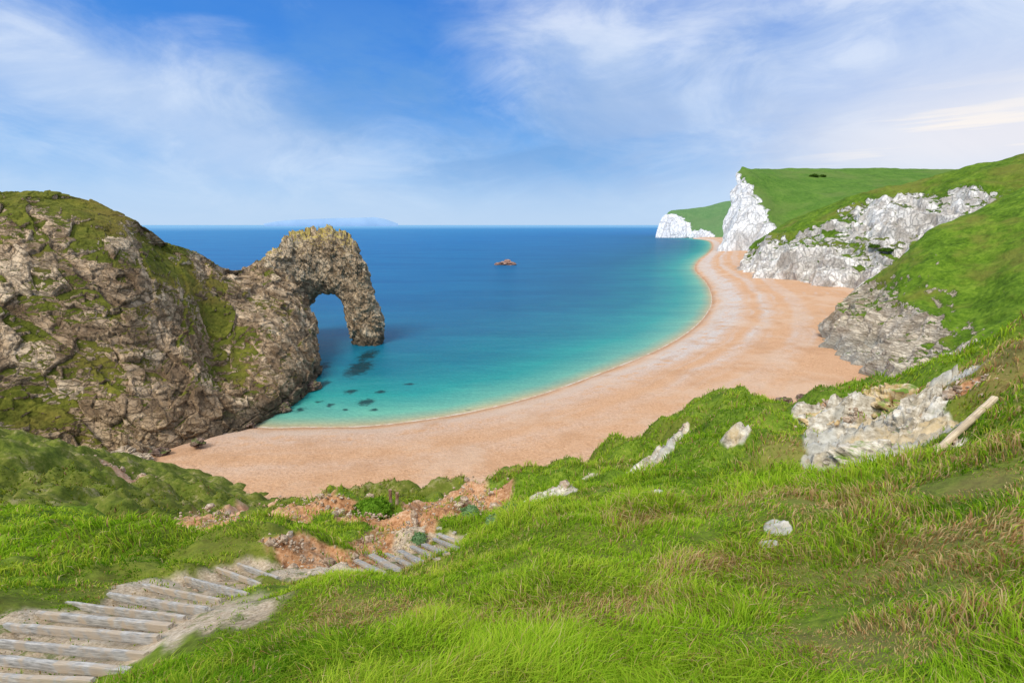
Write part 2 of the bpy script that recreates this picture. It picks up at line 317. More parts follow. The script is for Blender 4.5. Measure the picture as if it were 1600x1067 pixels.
Hc=[[(-300,760,50,r),(-300,640,56,r),(-300,520,66,r),(-300,400,76,r),(-250,305,90,r),(-200,280,105,.1)],
[(-100,735,58,r),(-100,640,62,r),(-100,530,70,r),(-100,420,80,.5),(-90,335,92,.4),(-80,303,104,.1)],
[(20,725,64,.6),(20,640,69,.3),(20,540,76,.6),(20,440,84,.4),(25,355,94,.7),(30,303,106,.1)],
[(120,722,69,.7),(125,640,74,.4),(125,550,80,.5),(130,460,88,.75),(130,375,98,.4),(125,321,110,-.1)],
[(213,718,72,.9),(222,650,77,.8),(222,575,84,.6),(216,490,92,.75),(206,410,101,.4),(196,350,113,-.0)],
[(300,688,80,.9),(304,635,85,.9),(296,570,92,.6),(282,500,101,.7),(264,430,111,.1),(248,386,122,.0)],
[(360,668,87,1),(358,622,93,.9),(345,570,102,.3),(330,515,111,.05),(313,448,120,.1),(294,402,129,.3)],
[(430,636,98,1),(430,600,102,.9),(420,560,108,.8),(400,515,116,.7),(373,468,127,.7),(348,428,138,.7)],
[(476,605,112,1),(476,580,115,1),(466,545,121,.8),(450,500,129,.9),(422,456,139,.9),(390,424,150,.8)],
[(494,588,124,1),(494,565,128,1),(488,535,134,1),(480,500,141,.9),(456,450,149,1),(424,400,157,.9)],
[(495,572,135,1),(495,555,140,1),(493,530,147,1),(490,500,154,1),(480,458,160,1),(462,380,165,1)]]
hd=loft('headland',Hc,720,520,mH,d_lime(.8),back=((-3,8,-4),(-22,20,-48)))
tag(hd,'steep limestone headland with ledges of grass and broken rock on the left','headland',kind='structure')
sec=[((600,556),(558,566),164,4.8),((599,538),(557,545),164,4.6),((595,500),(549,516),164,4.3),((585,455),(540,486),164,4.1),((572,414),(528,466),164,4.3),((553,380),(514,459),164,4.7),((520,364),(499,458),164,5.),((494,368),(484,474),163,5.5),((462,369),(474,500),161,6),((434,388),(462,530),158,7),((408,408),(450,560),154,7)]
C=[]
for O,I,Yc,th in sec:
    o=np.array(PY(*O,Yc)); i=np.array(PY(*I,Yc)); c=(o+i)/2; a=(o-i)/2; ring=[]
    for k in range(20):
        th_=2*math.pi*k/20; cc,ss=math.cos(th_),math.sin(th_)
        ring.append(c+a*np.sign(cc)*abs(cc)**.8+np.array([0,th,0])*np.sign(ss)*abs(ss)**.8)
    C.append(ring)
C=np.array(C); G=crs(C,420); G=np.concatenate([G,G[:,:3]],1); G=np.swapaxes(crs(np.swapaxes(G,0,1),20*17+2*17+1),0,1)[:,17:17+340]
nn=np.cross(np.gradient(G,axis=0),np.roll(G,-1,1)-np.roll(G,1,1)); nn/=np.linalg.norm(nn,axis=2,keepdims=True)+1e-9
cen=G.mean(1,keepdims=True)
if ((G-cen)*nn).sum()<0: nn=-nn
P=G.reshape(-1,3); N_=nn.reshape(-1,3); dd,_=d_lime(.5,.8,.7,.6,AD,.6,.9)(P,np.ones(len(P)),N_)
e1,e2,ec=worley(P/np.array([3.2,3.2,5.5]),91); x1,x2,xc=worley(P/1.3,93)
top=sst(29,36,P[:,2])*np.clip(N_[:,2],0,1)
P=P+N_*(dd*.9+(ec-.5)*1.1+(xc-.5)*.5)[:,None]; P[:,2]+=top*((ec-.45)*2.8+(xc-.5)*1.8)
rk=1.0+0*P[:,0]-sst(27,37,P[:,2])*.45
arch=mk('rock_arch',P,gridf(420,340,True),mA,attrs={'rock':rk})
tag(arch,'natural limestone sea arch standing in the water at the end of the headland','rock arch')
def d_chalk(a,s,gul=1.):
    def f(P,R,n):
        Q=P*np.array([1,1,.3])+np.stack([fbm(P,s*2,2,51),fbm(P,s*2,2,52),0*R],1)*s*.5
        g=np.abs(fbm(Q,s*3.0,4,41)); g2=np.abs(fbm(Q,s*1.1,3,42)); f1,f2,c=worley(Q/(s*.8)+fbm(P,s,2,6)[:,None]*.4,7)
        rr=np.clip(R+fbm(P,s*2.2,3,48)*.3,0.05,1)
        d=((g*3-.6)*1.1*gul+(g2*3-.6)*.35+(c-.5)*.15)*rr+fbm(P,s*4,4,44)*.5+fbm(P,s*.7,4,45)*.2
        return d*a,R+fbm(P,s*2.2,4,48)*.45-np.clip(.25-g,0,1)*.8
    return f
chalk=((.54,.51,.46),(.82,.795,.74),(.92,.91,.88),(.74,.71,.64),(.66,.62,.55))
gr_new=((.04,.085,.006),(.10,.19,.013),(.20,.31,.027),(.22,.20,.045))
mM=rockgrass('chalk_cliff',chalk,gr_new,3.6,((0,0,1),.45),crk=.25,nz=.60,bd=1.2,nb=1.05,strata=(9.,.55),foot=None)
Mc=[[(1146,421,415,1),(1152,410,424,1),(1163,396,434,.9),(1174,383,445,.3),(1184,373,455,-.2)],
[(1200,436,337,1.1),(1206,412,350,1),(1213,388,365,.8),(1222,362,395,.3),(1232,348,430,-.1)],
[(1262,447,299,1.1),(1268,418,312,.95),(1275,392,330,.7),(1285,352,362,.35),(1292,325,405,-.1)],
[(1345,462,259,1.1),(1345,425,275,.95),(1340,388,300,.6),(1345,340,338,1.0),(1352,305,385,.25)],
[(1450,482,220,1),(1432,425,248,.8),(1420,385,275,.65),(1415,335,320,1.0),(1422,290,375,.1)],
[(1560,505,193,.6),(1520,425,228,.5),(1500,375,260,.9),(1480,330,300,.95),(1482,272,360,-.2)],
[(1700,520,170,.2),(1640,420,200,0),(1600,355,240,.8),(1590,308,290,.5),(1600,246,330,-.2)],
[(1900,520,165,0),(1820,400,190,0),(1780,340,230,.0),(1740,275,280,0),(1740,212,310,0)]]
cliffM=loft('chalk_cliff',Mc,640,360,mM,d_chalk(5.2,8,1.5),back=((25,30,1),(60,140,-30)))
tag(cliffM,'white and grey chalk cliff with a sloping grassy top behind the bay','cliff',kind='structure')
spurrock=((.36,.285,.19),(.68,.58,.43),(.86,.78,.62),(.66,.59,.48),(.56,.50,.41))
SD=Vector((.35,.1,.93)).normalized()
mN=rockgrass('grassy_spur',spurrock,gr_new,1.6,(tuple(SD),2.4),crk=.5,nz=.56,bd=.35,nb=1.1,strata=(3.5,.5),thin=.3,foot=(9.,.8,(.36,.40,.38)))
Nc=[[(1279,528,151,1.2),(1282,524,153,1.2),(1286,519,155,1.1),(1290,515,158,1.)],
[(1312,549,133,1.2),(1320,522,138,1.2),(1330,490,146,1.),(1340,463,156,.6)],
[(1350,576,117,1.2),(1372,535,124,1.1),(1388,480,134,.7),(1396,419,150,.0)],
[(1362,604,103,1.2),(1415,560,108,1.1),(1448,485,122,.65),(1450,373,150,-.1)],
[(1420,628,95,1),(1490,565,99,.9),(1522,470,118,.1),(1530,336,150,-.1)],
[(1560,650,88,.8),(1600,560,92,.3),(1620,430,110,-.1),(1620,292,150,0)],
[(1800,680,75,0),(1800,560,80,0),(1800,420,100,0),(1800,240,140,0)]]
spur=loft('grassy_spur',Nc,600,420,mN,d_chalk(2.8,4.5,1.4),back=((4,10,-4),(10,40,-30)))
tag(spur,'grass covered spur with crumbling grey rock above the right end of the beach','hillside',kind='structure')
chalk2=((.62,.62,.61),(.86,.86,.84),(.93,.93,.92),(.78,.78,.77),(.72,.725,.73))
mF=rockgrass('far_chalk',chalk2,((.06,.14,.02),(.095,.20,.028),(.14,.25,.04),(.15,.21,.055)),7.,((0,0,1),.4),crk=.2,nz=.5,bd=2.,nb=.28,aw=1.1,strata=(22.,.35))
Fc_=[[(1121,391,730,1),(1128,360,750,1),(1137,325,775,1),(1145,295,795,1),(1155,268,820,.7),(1172,266,870,0)],
[(1138,395,705,1),(1145,360,720,1),(1152,325,740,1),(1158,295,770,1),(1166,268,810,.5),(1187,265,880,0)],
[(1162,398,690,1),(1172,362,700,1),(1174,328,722,1),(1174,298,752,1),(1180,272,805,0),(1205,264.5,900,0)],
[(1190,392,665,1),(1204,356,680,.9),(1190,325,720,.7),(1184,300,755,.5),(1195,275,810,0),(1225,264,900,0)],
[(1230,390,640,0),(1240,352,680,-.3),(1235,325,720,-.4),(1225,298,770,-.3),(1232,276,830,-.2),(1255,263.5,900,0)],
[(1320,360,600,0),(1320,335,650,-.2),(1320,312,700,-.3),(1320,290,770,-.2),(1320,275,830,-.2),(1325,263,900,-.2)],
[(1420,340,580,0),(1420,320,640,-.2),(1420,302,700,-.3),(1420,285,770,-.2),(1420,273,830,-.2),(1420,263,900,-.2)],
[(1500,320,560,0),(1500,305,640,-.2),(1500,292,700,-.3),(1500,280,770,-.2),(1500,272,830,-.2),(1500,265,880,-.2)],
[(1650,300,560,0),(1650,295,640,-.2),(1650,290,700,-.3),(1650,284,770,-.2),(1650,278,830,-.2),(1650,272,850,-.2)]]
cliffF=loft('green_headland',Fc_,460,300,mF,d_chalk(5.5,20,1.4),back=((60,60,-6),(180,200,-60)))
tag(cliffF,'tall white chalk headland with a smooth green hill on top beyond the beach','headland',kind='structure')
Ec=[[(1024,370.5,1600,1),(1029,355,1610,1),(1036,340,1625,1),(1046,330,1650,.6),(1060,328,1720,0)],
[(1060,371.5,1560,1),(1062,357,1570,1),(1065,344,1590,.9),(1075,329,1640,0),(1090,325,1750,-.3)],
[(1095,372.5,1500,1),(1098,362,1510,.9),(1100,350,1550,.2),(1103,333,1630,-.3),(1110,321,1750,-.3)],
[(1112,374,1450,1),(1118,364,1470,.5),(1125,350,1520,0),(1132,330,1600,-.3),(1140,315,1720,-.3)],
[(1140,376,1400,0),(1150,360,1450,0),(1170,345,1500,0),(1190,328,1600,-.3),(1210,312,1720,-.3)]]
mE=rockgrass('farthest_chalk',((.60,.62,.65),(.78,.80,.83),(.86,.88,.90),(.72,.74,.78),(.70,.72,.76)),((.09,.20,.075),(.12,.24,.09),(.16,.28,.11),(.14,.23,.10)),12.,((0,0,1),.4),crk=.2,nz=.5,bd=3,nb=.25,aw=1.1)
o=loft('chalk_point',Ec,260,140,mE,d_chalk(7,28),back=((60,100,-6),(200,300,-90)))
tag(o,'farthest low white chalk point with green turf at the far end of the bay','headland',kind='structure')
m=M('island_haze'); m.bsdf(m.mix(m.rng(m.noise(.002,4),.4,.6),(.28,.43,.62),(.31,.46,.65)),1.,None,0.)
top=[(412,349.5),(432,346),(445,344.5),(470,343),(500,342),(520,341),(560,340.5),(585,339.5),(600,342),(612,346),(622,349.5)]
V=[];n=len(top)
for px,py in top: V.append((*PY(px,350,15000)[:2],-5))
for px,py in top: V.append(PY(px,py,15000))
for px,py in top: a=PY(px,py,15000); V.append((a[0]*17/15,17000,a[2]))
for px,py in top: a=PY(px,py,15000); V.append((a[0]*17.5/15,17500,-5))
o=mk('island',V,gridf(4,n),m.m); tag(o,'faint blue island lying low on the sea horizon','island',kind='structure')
# ------------------------------------------------------------- foreground hillside
FG=[(0,1060,4.3),(90,1067,4.1),(225,1067,3.2),(400,1067,2.5),(800,1067,2.3),(1200,1067,2.1),(1600,1067,1.7),(0,1000,5.),(130,1000,4.9),(265,1000,4.2),(200,965,5.4),(440,1020,3.2),(330,1030,3.4),(800,980,3.2),(1200,960,3.1),(1600,950,2.3),
(0,920,6.8),(150,925,6.8),(330,920,7.),(420,905,7.8),(450,965,4.3),(530,925,5.),(630,915,5.2),(730,885,5.9),(560,885,9.),(640,874,9.6),(700,855,10.6),(600,850,11.5),(480,850,10.5),(520,830,12),(400,835,11),
(0,812,13),(150,815,13),(300,825,13),(450,812,15),(580,795,17),(0,870,9),(200,860,9.5),(0,800,24),(200,815,24),(400,800,34),(500,795,44),(560,785,46),
(0,740,34),(150,770,32),(300,795,34),(0,690,46),(110,706,50),(230,736,52),(345,775,52),(640,805,17),(625,775,30),(600,780,38),(700,805,14),(700,770,22),(760,758,24),(820,748,21),(900,726,21),(980,706,21),(1060,669,22),(1110,616,24),(1160,616,22),(1240,645,20),(1330,607,19),(1400,594,17),(1480,576,15),(1600,526,12),
(800,905,4.6),(800,850,6.5),(800,805,10),(900,765,13),(1000,725,15),(1100,900,4),(1100,800,6.5),(1100,700,12),(1120,650,18),(1350,900,3.4),(1350,800,5),(1350,720,8),(1300,680,11),(1400,650,11),(1600,850,3),(1600,700,5),(1600,600,8),(1480,650,9),(1900,700,5),(1900,520,12),(1900,950,2.3)]
ctl=[(*PY(*p)[:2],PY(*p)[2]-H) for p in FG]
ctl+=[(0,0,-1.75),(-4,0,-3.0),(4,0,-1.1),(0,-2,-1.3),(5,36,-27),(15,40,-27),(8,50,-35),(22,55,-34),(28,38,-22),(40,75,-37),(60,80,-35),(70,95,-37),(0,60,-37),(25,75,-38),(-8,45,-30),(-60,63,-31),(-45,66,-36),(-30,62,-38),(-15,60,-38),(60,45,-15),(100,80,-22),(0,95,-41),(-80,95,-41),(50,100,-41),(-40,95,-41),(-90,50,-20),(30,25,-7)]
ctl=np.array(ctl)
def tr(X,Y): k=Y+3.; return np.stack([X/k,np.log(k)*.8],-1),k
q,k=tr(ctl[:,0],ctl[:,1]); sv=ctl[:,2]/k; n=len(q)
def U(r2): return .5*r2*np.log(r2+1e-12)
D=((q[:,None]-q[None])**2).sum(-1); A=np.zeros((n+3,n+3)); A[:n,:n]=U(D)+np.eye(n)*1.5e-4; A[:n,n]=1;A[:n,n+1:]=q;A[n,:n]=1;A[n+1:,:n]=q.T
co=np.linalg.solve(A,np.concatenate([sv,[0,0,0]]))
def ground0(X,Y):
    qq,k=tr(X,Y); s=co[n]+qq@co[n+1:]
    for i in range(n): s=s+co[i]*U(((qq-q[i])**2).sum(-1))
    return H+s*k
def gnoise(X,Y):
    P=np.stack([X,Y,0*X],1); k=np.clip(Y+3,1,30)
    far=sst(18,34,Y)*sst(12,-6,X)*sst(60,50,Y); mid=sst(3,7,Y)*sst(75,55,Y)
    return fbm(P,1.1,4,60)*.14*np.clip(k/8,.5,1.7)+fbm(P,4.5,3,61)*.022*k*sst(80,55,Y)+mid*(np.abs(fbm(P,2.6,4,64))-.25)*.08*k+far*(np.abs(fbm(P,8,4,66))*3.6-1.+fbm(P,2.6,4,68)*.6)-sst(62,75,Y)*2.
def ground(X,Y):
    X=np.atleast_1d(np.asarray(X,float));Y=np.atleast_1d(np.asarray(Y,float))
    return ground0(X,Y)+gnoise(X,Y)
CAM=np.array([0,0,H])
def hit(px,py,y0=1.2,y1=100):
    a,b,c=ray(px,py); Ys=np.geomspace(y0,y1,1500); t=Ys/b; X=a*t; Z=H+c*t; g=ground(X,Ys); i=np.argmax(Z<g)
    if not (Z<g).any(): i=len(Ys)-1
    return np.array([X[i],Ys[i],g[i]])
flight1=[((-90,1055),(150,1071)),((-60,1022),(205,1052)),((-20,1000),(230,1022)),((10,977),(250,996)),((60,957),(268,978)),((105,942),(290,966)),((170,928),(325,952)),((225,915),(345,940)),((290,903),(388,929)),((340,890),(408,914)),((372,882),(434,904))]
flight2=[((556,876),(600,898)),((580,869),(622,893)),((603,865),(645,886)),((624,861),(660,881)),((643,855),(684,875)),((662,851),(698,867)),((678,844),(714,859)),((684,835),(716,847)),((684,826),(712,835))]
bl={'path':[],'soil':[],'chalk':[],'dry':[]}
def blob(kind,px,py,rx,ry,y0=1.2):
    c=hit(px,py,y0); t=np.linalg.norm(c-CAM); rX=rx*t/F; a=hit(px,py-ry,y0);b=hit(px,py+ry,y0); rY=min(max(abs(a[1]-b[1])/2,rX*.3),rX*(1.3 if kind=='chalk' else 2.2))
    bl[kind].append((c[0],c[1],rX,rY))
for a in [(1375,690,74,42),(1435,632,38,28),(1475,600,26,12),(1270,655,36,14),(1325,640,44,14),(985,738,16,5),(1008,726,18,7),(1032,708,16,10),(1052,690,13,12),(1068,668,10,12),(1215,825,16,16),(850,772,34,5),(920,747,18,4),(1020,772,10,5),(1150,682,18,4),(1200,850,10,6),(1290,725,30,12),(880,758,26,4),(1480,700,14,14)]: blob('chalk',*a)
for a in [(500,868,66,20),(590,845,50,16),(480,778,66,12),(420,797,80,10),(650,812,54,14),(700,780,46,10),(330,800,60,8),(620,830,54,14),(560,800,44,9),(760,765,34,6),(1280,640,25,6),(200,745,30,6),(440,845,30,8),(430,775,60,12),(530,790,50,9),(350,815,50,6),(740,790,26,6),(1500,610,26,10),(1340,650,30,8)]: blob('soil',*a)
for a in [(1330,790,90,40),(1560,570,70,60),(1500,850,150,90),(930,950,120,25),(1350,1000,120,50),(560,960,90,22),(1240,700,60,20),(1580,700,60,90),(1100,880,60,20),(1000,820,50,15),(1540,760,60,30)]: blob('dry',*a)
for f in flight1: blob('path',(f[0][0]+f[1][0])/2-4,(f[0][1]+f[1][1])/2,(f[1][0]-f[0][0])*.62,15,3)
for a in [(455,890,30,8),(500,888,26,7),(540,885,26,8),(590,882,36,12),(640,872,40,11),(690,853,28,9),(660,835,22,7),(640,815,18,7)]: blob('path',*a,y0=6.5)
def field(kind,X,Y,nz=.55,s=0):
    P=np.stack([X,Y,0*X],1); w_=0*X
    for (a,b,rx,ry) in bl[kind]: w_=np.maximum(w_,np.exp(-(((X-a)/rx)**2+((Y-b)/ry)**2)*.8))
    k=np.clip((Y+3)/10,.4,5)
    return np.clip(w_+fbm(P/k[:,None],1.2,5,70+s,.6)*nz*np.minimum(1,w_*4),0,1.2)
PN=.6
v=np.geomspace(1.0,112,800)-3; u=np.linspace(-1.75,1.75,800)
X=(u[None,:]*(v[:,None]+3)).ravel(); Y=np.repeat(v[:,None],len(u),1).ravel()
z=ground(X,Y); P=np.stack([X,Y,z],1)
wp=field('path',X,Y,PN,0); ws=field('soil',X,Y,.6,3); wc=field('chalk',X,Y,.8,5); wdry=field('dry',X,Y,.6,7)
kk=np.clip((Y+3)/12,.35,3)
g1,g2,cc=worley(P/np.array([.6,.6,.25])/kk[:,None],3); h1,h2,ch=worley(P/np.array([.2,.2,.1])/kk[:,None],5)
z=z+sst(.3,.7,wc)*((cc-.3)*.40+(ch-.5)*.16-np.clip(.12-(g2-g1),0,1)*.6)*kk*(.25+.75*sst(3.8,5.5,X))-sst(.25,.5,wp)*(.03)-sst(.35,.7,ws)*(.12*(1+cc)-(ch-.5)*.08)*np.clip(kk,.5,2)
P[:,2]=z
m=M('hillside_turf'); yv=m.sep(m.pos,1)
lo=m.noise(1.1,6,.6); hi=m.noise(9,6,.7); vl=m.noise(.16,4,.55)
gg=m.ramp(m.math('ADD',m.math('MULTIPLY',lo,.45),m.math('MULTIPLY',hi,.55)),[(.36,(.04,.07,.008)),(.5,(.12,.20,.018)),(.64,(.24,.32,.035))])
gg=m.mix(m.rng(vl,.45,.62,0.,.5),gg,(.18,.16,.035))
gg=m.mix(m.math('MULTIPLY',m.rng(m.at('dry'),.2,.8),.5),gg,(.26,.19,.08))
olv=m.ramp(m.math('ADD',m.math('MULTIPLY',m.noise(.5,7,.7),.6),m.math('MULTIPLY',m.noise(3,5,.7),.4)),[(.36,(.045,.055,.012)),(.46,(.10,.13,.02)),(.54,(.18,.19,.04)),(.62,(.38,.31,.18))])
olf=m.math('MULTIPLY',m.rng(yv,17,27),m.rng(m.sep(m.pos,0),-8,8,1.,0.)); gg=m.mix(m.math('MULTIPLY',olf,.8),gg,olv)
so_=m.ramp(m.math('ADD',m.math('MULTIPLY',lo,.4),m.math('MULTIPLY',hi,.6)),[(.38,(.20,.085,.035)),(.5,(.48,.255,.125)),(.62,(.66,.45,.29))])
so_=m.mix(m.rng(yv,14,34,0.,.6),so_,m.ramp(lo,[(.4,(.50,.29,.19)),(.6,(.72,.52,.38))]))
pa=m.ramp(m.math('ADD',m.math('MULTIPLY',lo,.35),m.math('MULTIPLY',m.noise(22,5,.75),.65)),[(.36,(.24,.18,.115)),(.5,(.50,.405,.285)),(.64,(.70,.61,.48))])
pa=m.mix(m.rng(m.noise(3.2,5,.65),.54,.64,0.,.75),pa,(.12,.17,.03))
ck=m.ramp(m.math('ADD',m.math('MULTIPLY',m.noise(2.,6,.65,m.along((.3,.2,.93),3.)),.6),m.math('MULTIPLY',hi,.4)),[(.38,(.20,.17,.12)),(.47,(.46,.41,.32)),(.55,(.68,.64,.54)),(.64,(.84,.81,.74))])
ck=m.mix(m.rng(m.noise(.7,4,.6),.5,.62,0.,.7),ck,(.55,.42,.22)); ck=m.mix(m.rng(m.noise(.5,5,.6,m.mp((1,1,1),loc=(9,3,1))),.5,.6,0.,.6),ck,(.40,.42,.40))
c=m.mix(m.rng(m.at('soil'),.35,.5),gg,so_); c=m.mix(m.rng(m.at('path'),.26,.48),c,pa); c=m.mix(m.rng(m.at('chalk'),.38,.5),c,ck)
m.bsdf(c,.95,m.bump(m.math('ADD',hi,lo),.8,.05),.1)
gd=mk('hillside_ground',P,gridf(len(v),len(u)),m.m,attrs={'path':wp,'soil':ws,'chalk':wc,'dry':wdry})
tag(gd,'grassy clifftop slope falling from the viewpoint down to the beach','hillside',kind='structure')
# ------------------------------------------------------------- grass
m=M('grass_blade'); t_=m.at('tint','Color')
d1=m.t.nodes.new('ShaderNodeBsdfDiffuse'); d2=m.t.nodes.new('ShaderNodeBsdfTranslucent'); mx=m.t.nodes.new('ShaderNodeMixShader'); mx.inputs[0].default_value=.4
m.set(d1.inputs[0],t_); m.set(d2.inputs[0],m.mix(1.,t_,(1.35,1.25,.6),'MULTIPLY'))
m.t.links.new(d1.outputs[0],mx.inputs[1]);m.t.links.new(d2.outputs[0],mx.inputs[2]);m.t.links.new(mx.outputs[0],m.out.inputs[0]); mG=m.m
def blades(name,N,r0,r1,hf,wf,seed,amin=-56,amax=56):
    R_=np.random.default_rng(seed)
    rr=np.exp(R_.uniform(math.log(r0),math.log(r1),N)); an=np.radians(R_.uniform(amin,amax,N))
    X=rr*np.sin(an); Y=rr*np.cos(an)
    bad=np.maximum(np.maximum(field('path',X,Y,PN,0)*1.35,field('soil',X,Y,.6,3)),field('chalk',X,Y,.8,5)*1.1)
    P=np.stack([X,Y,0*X],1); 
    keep=((bad<R_.uniform(.28,.5,N))|((R_.random(N)<.16)&(fbm(P,.5,3,37)>.12)))&(Y>1)&~((rr>22)&(X<4)&(fbm(P,3.,4,33)>.04))
    X,Y,rr=X[keep],Y[keep],rr[keep]; N=len(X); P=np.stack([X,Y,0*X],1)
    z=ground(X,Y)-.02; m_=z>7.5; X,Y,rr,P,z=X[m_],Y[m_],rr[m_],P[m_],z[m_]; N=len(X)
    cl=fbm(P,.55,3,80); cl2=fbm(P,2.4,3,84); dry=field('dry',X,Y,.6,7); tus=np.clip(fbm(P,1.4,3,86)*2.2,-.6,1)
    edge=0*X
    for (a,b,rx,ry) in bl['path']: edge=np.maximum(edge,np.exp(-(((X-a)/(rx*1.6))**2+((Y-b)/(ry*1.6))**2)))
    h=hf(rr)*(1+1.1*cl+.4*cl2+.4*tus)*R_.uniform(.4,1.4,N)*(1-.6*np.clip(edge*1.5,0,1)); h=np.maximum(h,.02); w_=wf(rr)*R_.uniform(.7,1.3,N)
    a0=R_.uniform(0,2*math.pi,N); la=fbm(P,.8,2,90)*6+R_.normal(0,1.0,N); ln=R_.uniform(.15,1.05,N)
    sx,sy=np.cos(a0)*w_,np.sin(a0)*w_; lx,ly=np.cos(la)*ln*h,np.sin(la)*ln*h
    V=np.empty((N,5,3)); 
    V[:,0]=np.stack([X-sx,Y-sy,z],1);V[:,1]=np.stack([X+sx,Y+sy,z],1)
    V[:,2]=np.stack([X+sx*.75+lx*.3,Y+sy*.75+ly*.3,z+h*.6],1);V[:,3]=np.stack([X-sx*.75+lx*.3,Y-sy*.75+ly*.3,z+h*.6],1)
    V[:,4]=np.stack([X+lx,Y+ly,z+h*(1-.4*ln)],1)
    b=np.arange(N)[:,None]*5
    tri=np.concatenate([b+[0,1,2],b+[0,2,3],b+[3,2,4]],0)
    g0=np.array([.11,.27,.010]);g1=np.array([.30,.52,.025]);g2=np.array([.52,.62,.07]);st=np.array([.70,.57,.30]);br=np.array([.38,.20,.085])
    t=np.clip(.6+cl2*1.3+R_.normal(0,.35,N),0,1)[:,None]; c=g0*(1-t)+g1*t
    t=np.clip(R_.normal(.22,.35,N)+cl*.5+fbm(P,3.5,3,99)*.7,0,1)[:,None]; c=c*(1-t)+g2*t
    dm=(R_.uniform(0,1,N)<(.06+.62*np.clip(dry,0,1)+.35*np.clip(fbm(P,1.7,3,95)*2-.2,0,1)))[:,None]
    t=R_.uniform(0,1,N)[:,None]; c=np.where(dm,st*t+br*(1-t),c)
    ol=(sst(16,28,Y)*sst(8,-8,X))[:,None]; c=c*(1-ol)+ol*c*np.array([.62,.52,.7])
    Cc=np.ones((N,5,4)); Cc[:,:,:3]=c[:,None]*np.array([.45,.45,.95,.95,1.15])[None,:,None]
    return mk(name,V.reshape(-1,3),tri,mG,cols={'tint':Cc.reshape(-1,4)})
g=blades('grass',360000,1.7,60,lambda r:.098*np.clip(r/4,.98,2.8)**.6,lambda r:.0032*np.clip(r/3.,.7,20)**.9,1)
tag(g,'long green grass with dry straw covering the foreground slope','grass',kind='stuff')
# ------------------------------------------------------------- timber
def wood(name,c0,c1,c2):
    m=M(name); tc=m.t.nodes.new('ShaderNodeTexCoord').outputs['Object']
    a=m.noise(6,6,.7,m.mp((.6,9,9),vec=tc)); b=m.noise(3,4,.6,m.pos)
    c=m.ramp(a,[(.33,c0),(.5,c1),(.66,c2)]); c=m.mix(m.rng(b,.44,.60,0,.8),c,(.46,.37,.265))
    m.bsdf(c,.85,m.bump(a,.8,.01),.2); return m.m
mW=wood('weathered_timber',(.16,.155,.14),(.38,.37,.345),(.58,.565,.53)); mP=wood('pale_timber',(.34,.26,.17),(.60,.49,.34),(.74,.64,.48)); mR=wood('reddish_timber',(.12,.06,.04),(.28,.15,.10),(.42,.27,.20))
def plank(name,a,b,w_,th,mat,seed,lift=.02,round_=False):
    a=np.array(a);b=np.array(b); c=(a+b)/2; Ld=np.linalg.norm(b-a); ex=(b-a)/Ld; ey=np.cross([0,0,1] if abs(ex[2])<.9 else [0,1,0],ex); ey/=np.linalg.norm(ey); ez=np.cross(ex,ey)
    R_=np.random.default_rng(seed); nx=24; ns=12; V=[]
    for i in range(nx+1):
        t=i/nx; x=(t-.5)*Ld
        for k in range(ns):
            an=2*math.pi*(k+.5)/ns; p=.9 if round_ else .22
            yy_=np.sign(math.cos(an))*abs(math.cos(an))**p*w_/2; zz=np.sign(math.sin(an))*abs(math.sin(an))**p*th/2
            V.append([x+(R_.normal(0,.008) if i in(0,nx) else 0),yy_,zz])
    V=np.array(V); nzz=fbm(V+seed*3.1,.4,2,seed)[:,None]*np.array([0,.08*w_,.05*th]); V=V+nzz
    fcs=gridf(nx+1,ns,True).tolist(); 
    V=np.concatenate([V,[[-Ld/2,0,0],[Ld/2,0,0]]]); c1=len(V)-2
    for k in range(ns): fcs.append([c1,(k+1)%ns,k]); fcs.append([c1+1,nx*ns+k,nx*ns+(k+1)%ns])
    me=bpy.data.meshes.new(name); me.from_pydata(V.tolist(),[],fcs); me.materials.append(mat)
    o=bpy.data.objects.new(name,me); COL.objects.link(o)
    o.matrix_world=Matrix(((ex[0],ey[0],ez[0],c[0]),(ex[1],ey[1],ez[1],c[1]),(ex[2],ey[2],ez[2],c[2]+lift),(0,0,0,1)))
    return o
ordn=['first','second','third','fourth','fifth','sixth','seventh','eighth','ninth','tenth','eleventh','twelfth']
lf=[-.02,-.025,-.035,-.02,-.03,-.025,-.035,-.015,-.03,-.02,-.02]; wd_=[.05,.055,.04,.05,.06,.04,.055,.045,.05,.05,.05]
for i,(a,b) in enumerate(flight1):
    o=plank('timber_step',hit(*a,y0=3.6),hit(*b,y0=3.6),wd_[i],.11,mW,20+i,lf[i])
    tag(o,f'{ordn[i]} weathered timber step up from the bottom left corner of the path','step','timber steps of the lower left path')
for i,(a,b) in enumerate(flight2):
    o=plank('timber_step',hit(*a,y0=7),hit(*b,y0=7.),[.11,.14,.10,.13][i%4],.06,mW,50+i,[.01,.03,.0,.02,.01][i%5])
    tag(o,f'{ordn[i]} short grey timber step from the left in the flight below the grassy bank','step','short timber steps behind the grassy bank')
a=hit(1455,708); b=hit(1552,624)
A_=np.array(PY(1455,712,a[1]-.35)); B_=np.array(PY(1554,622,min(b[1],a[1]+1.)-.4))
o=plank('timber_post',A_,B_,.015*a[1],.014*a[1],mP,77,.0,round_=True)
tag(o,'pale fallen timber post lying diagonally on the grass at the right','post')
for i,(px,py,hh,lb) in enumerate([(611,793,1.1,'left reddish timber post standing beside the path down to the beach'),(620,790,.8,'shorter right reddish timber post beside the path down to the beach')]):
    c=hit(px,py); k=np.linalg.norm(c-CAM)/30; o=plank('timber_post',c-[0,0,.1],c+[.05*i,0,hh*k],.18*k,.18*k,mR,90+i,0,True); tag(o,lb,'post')
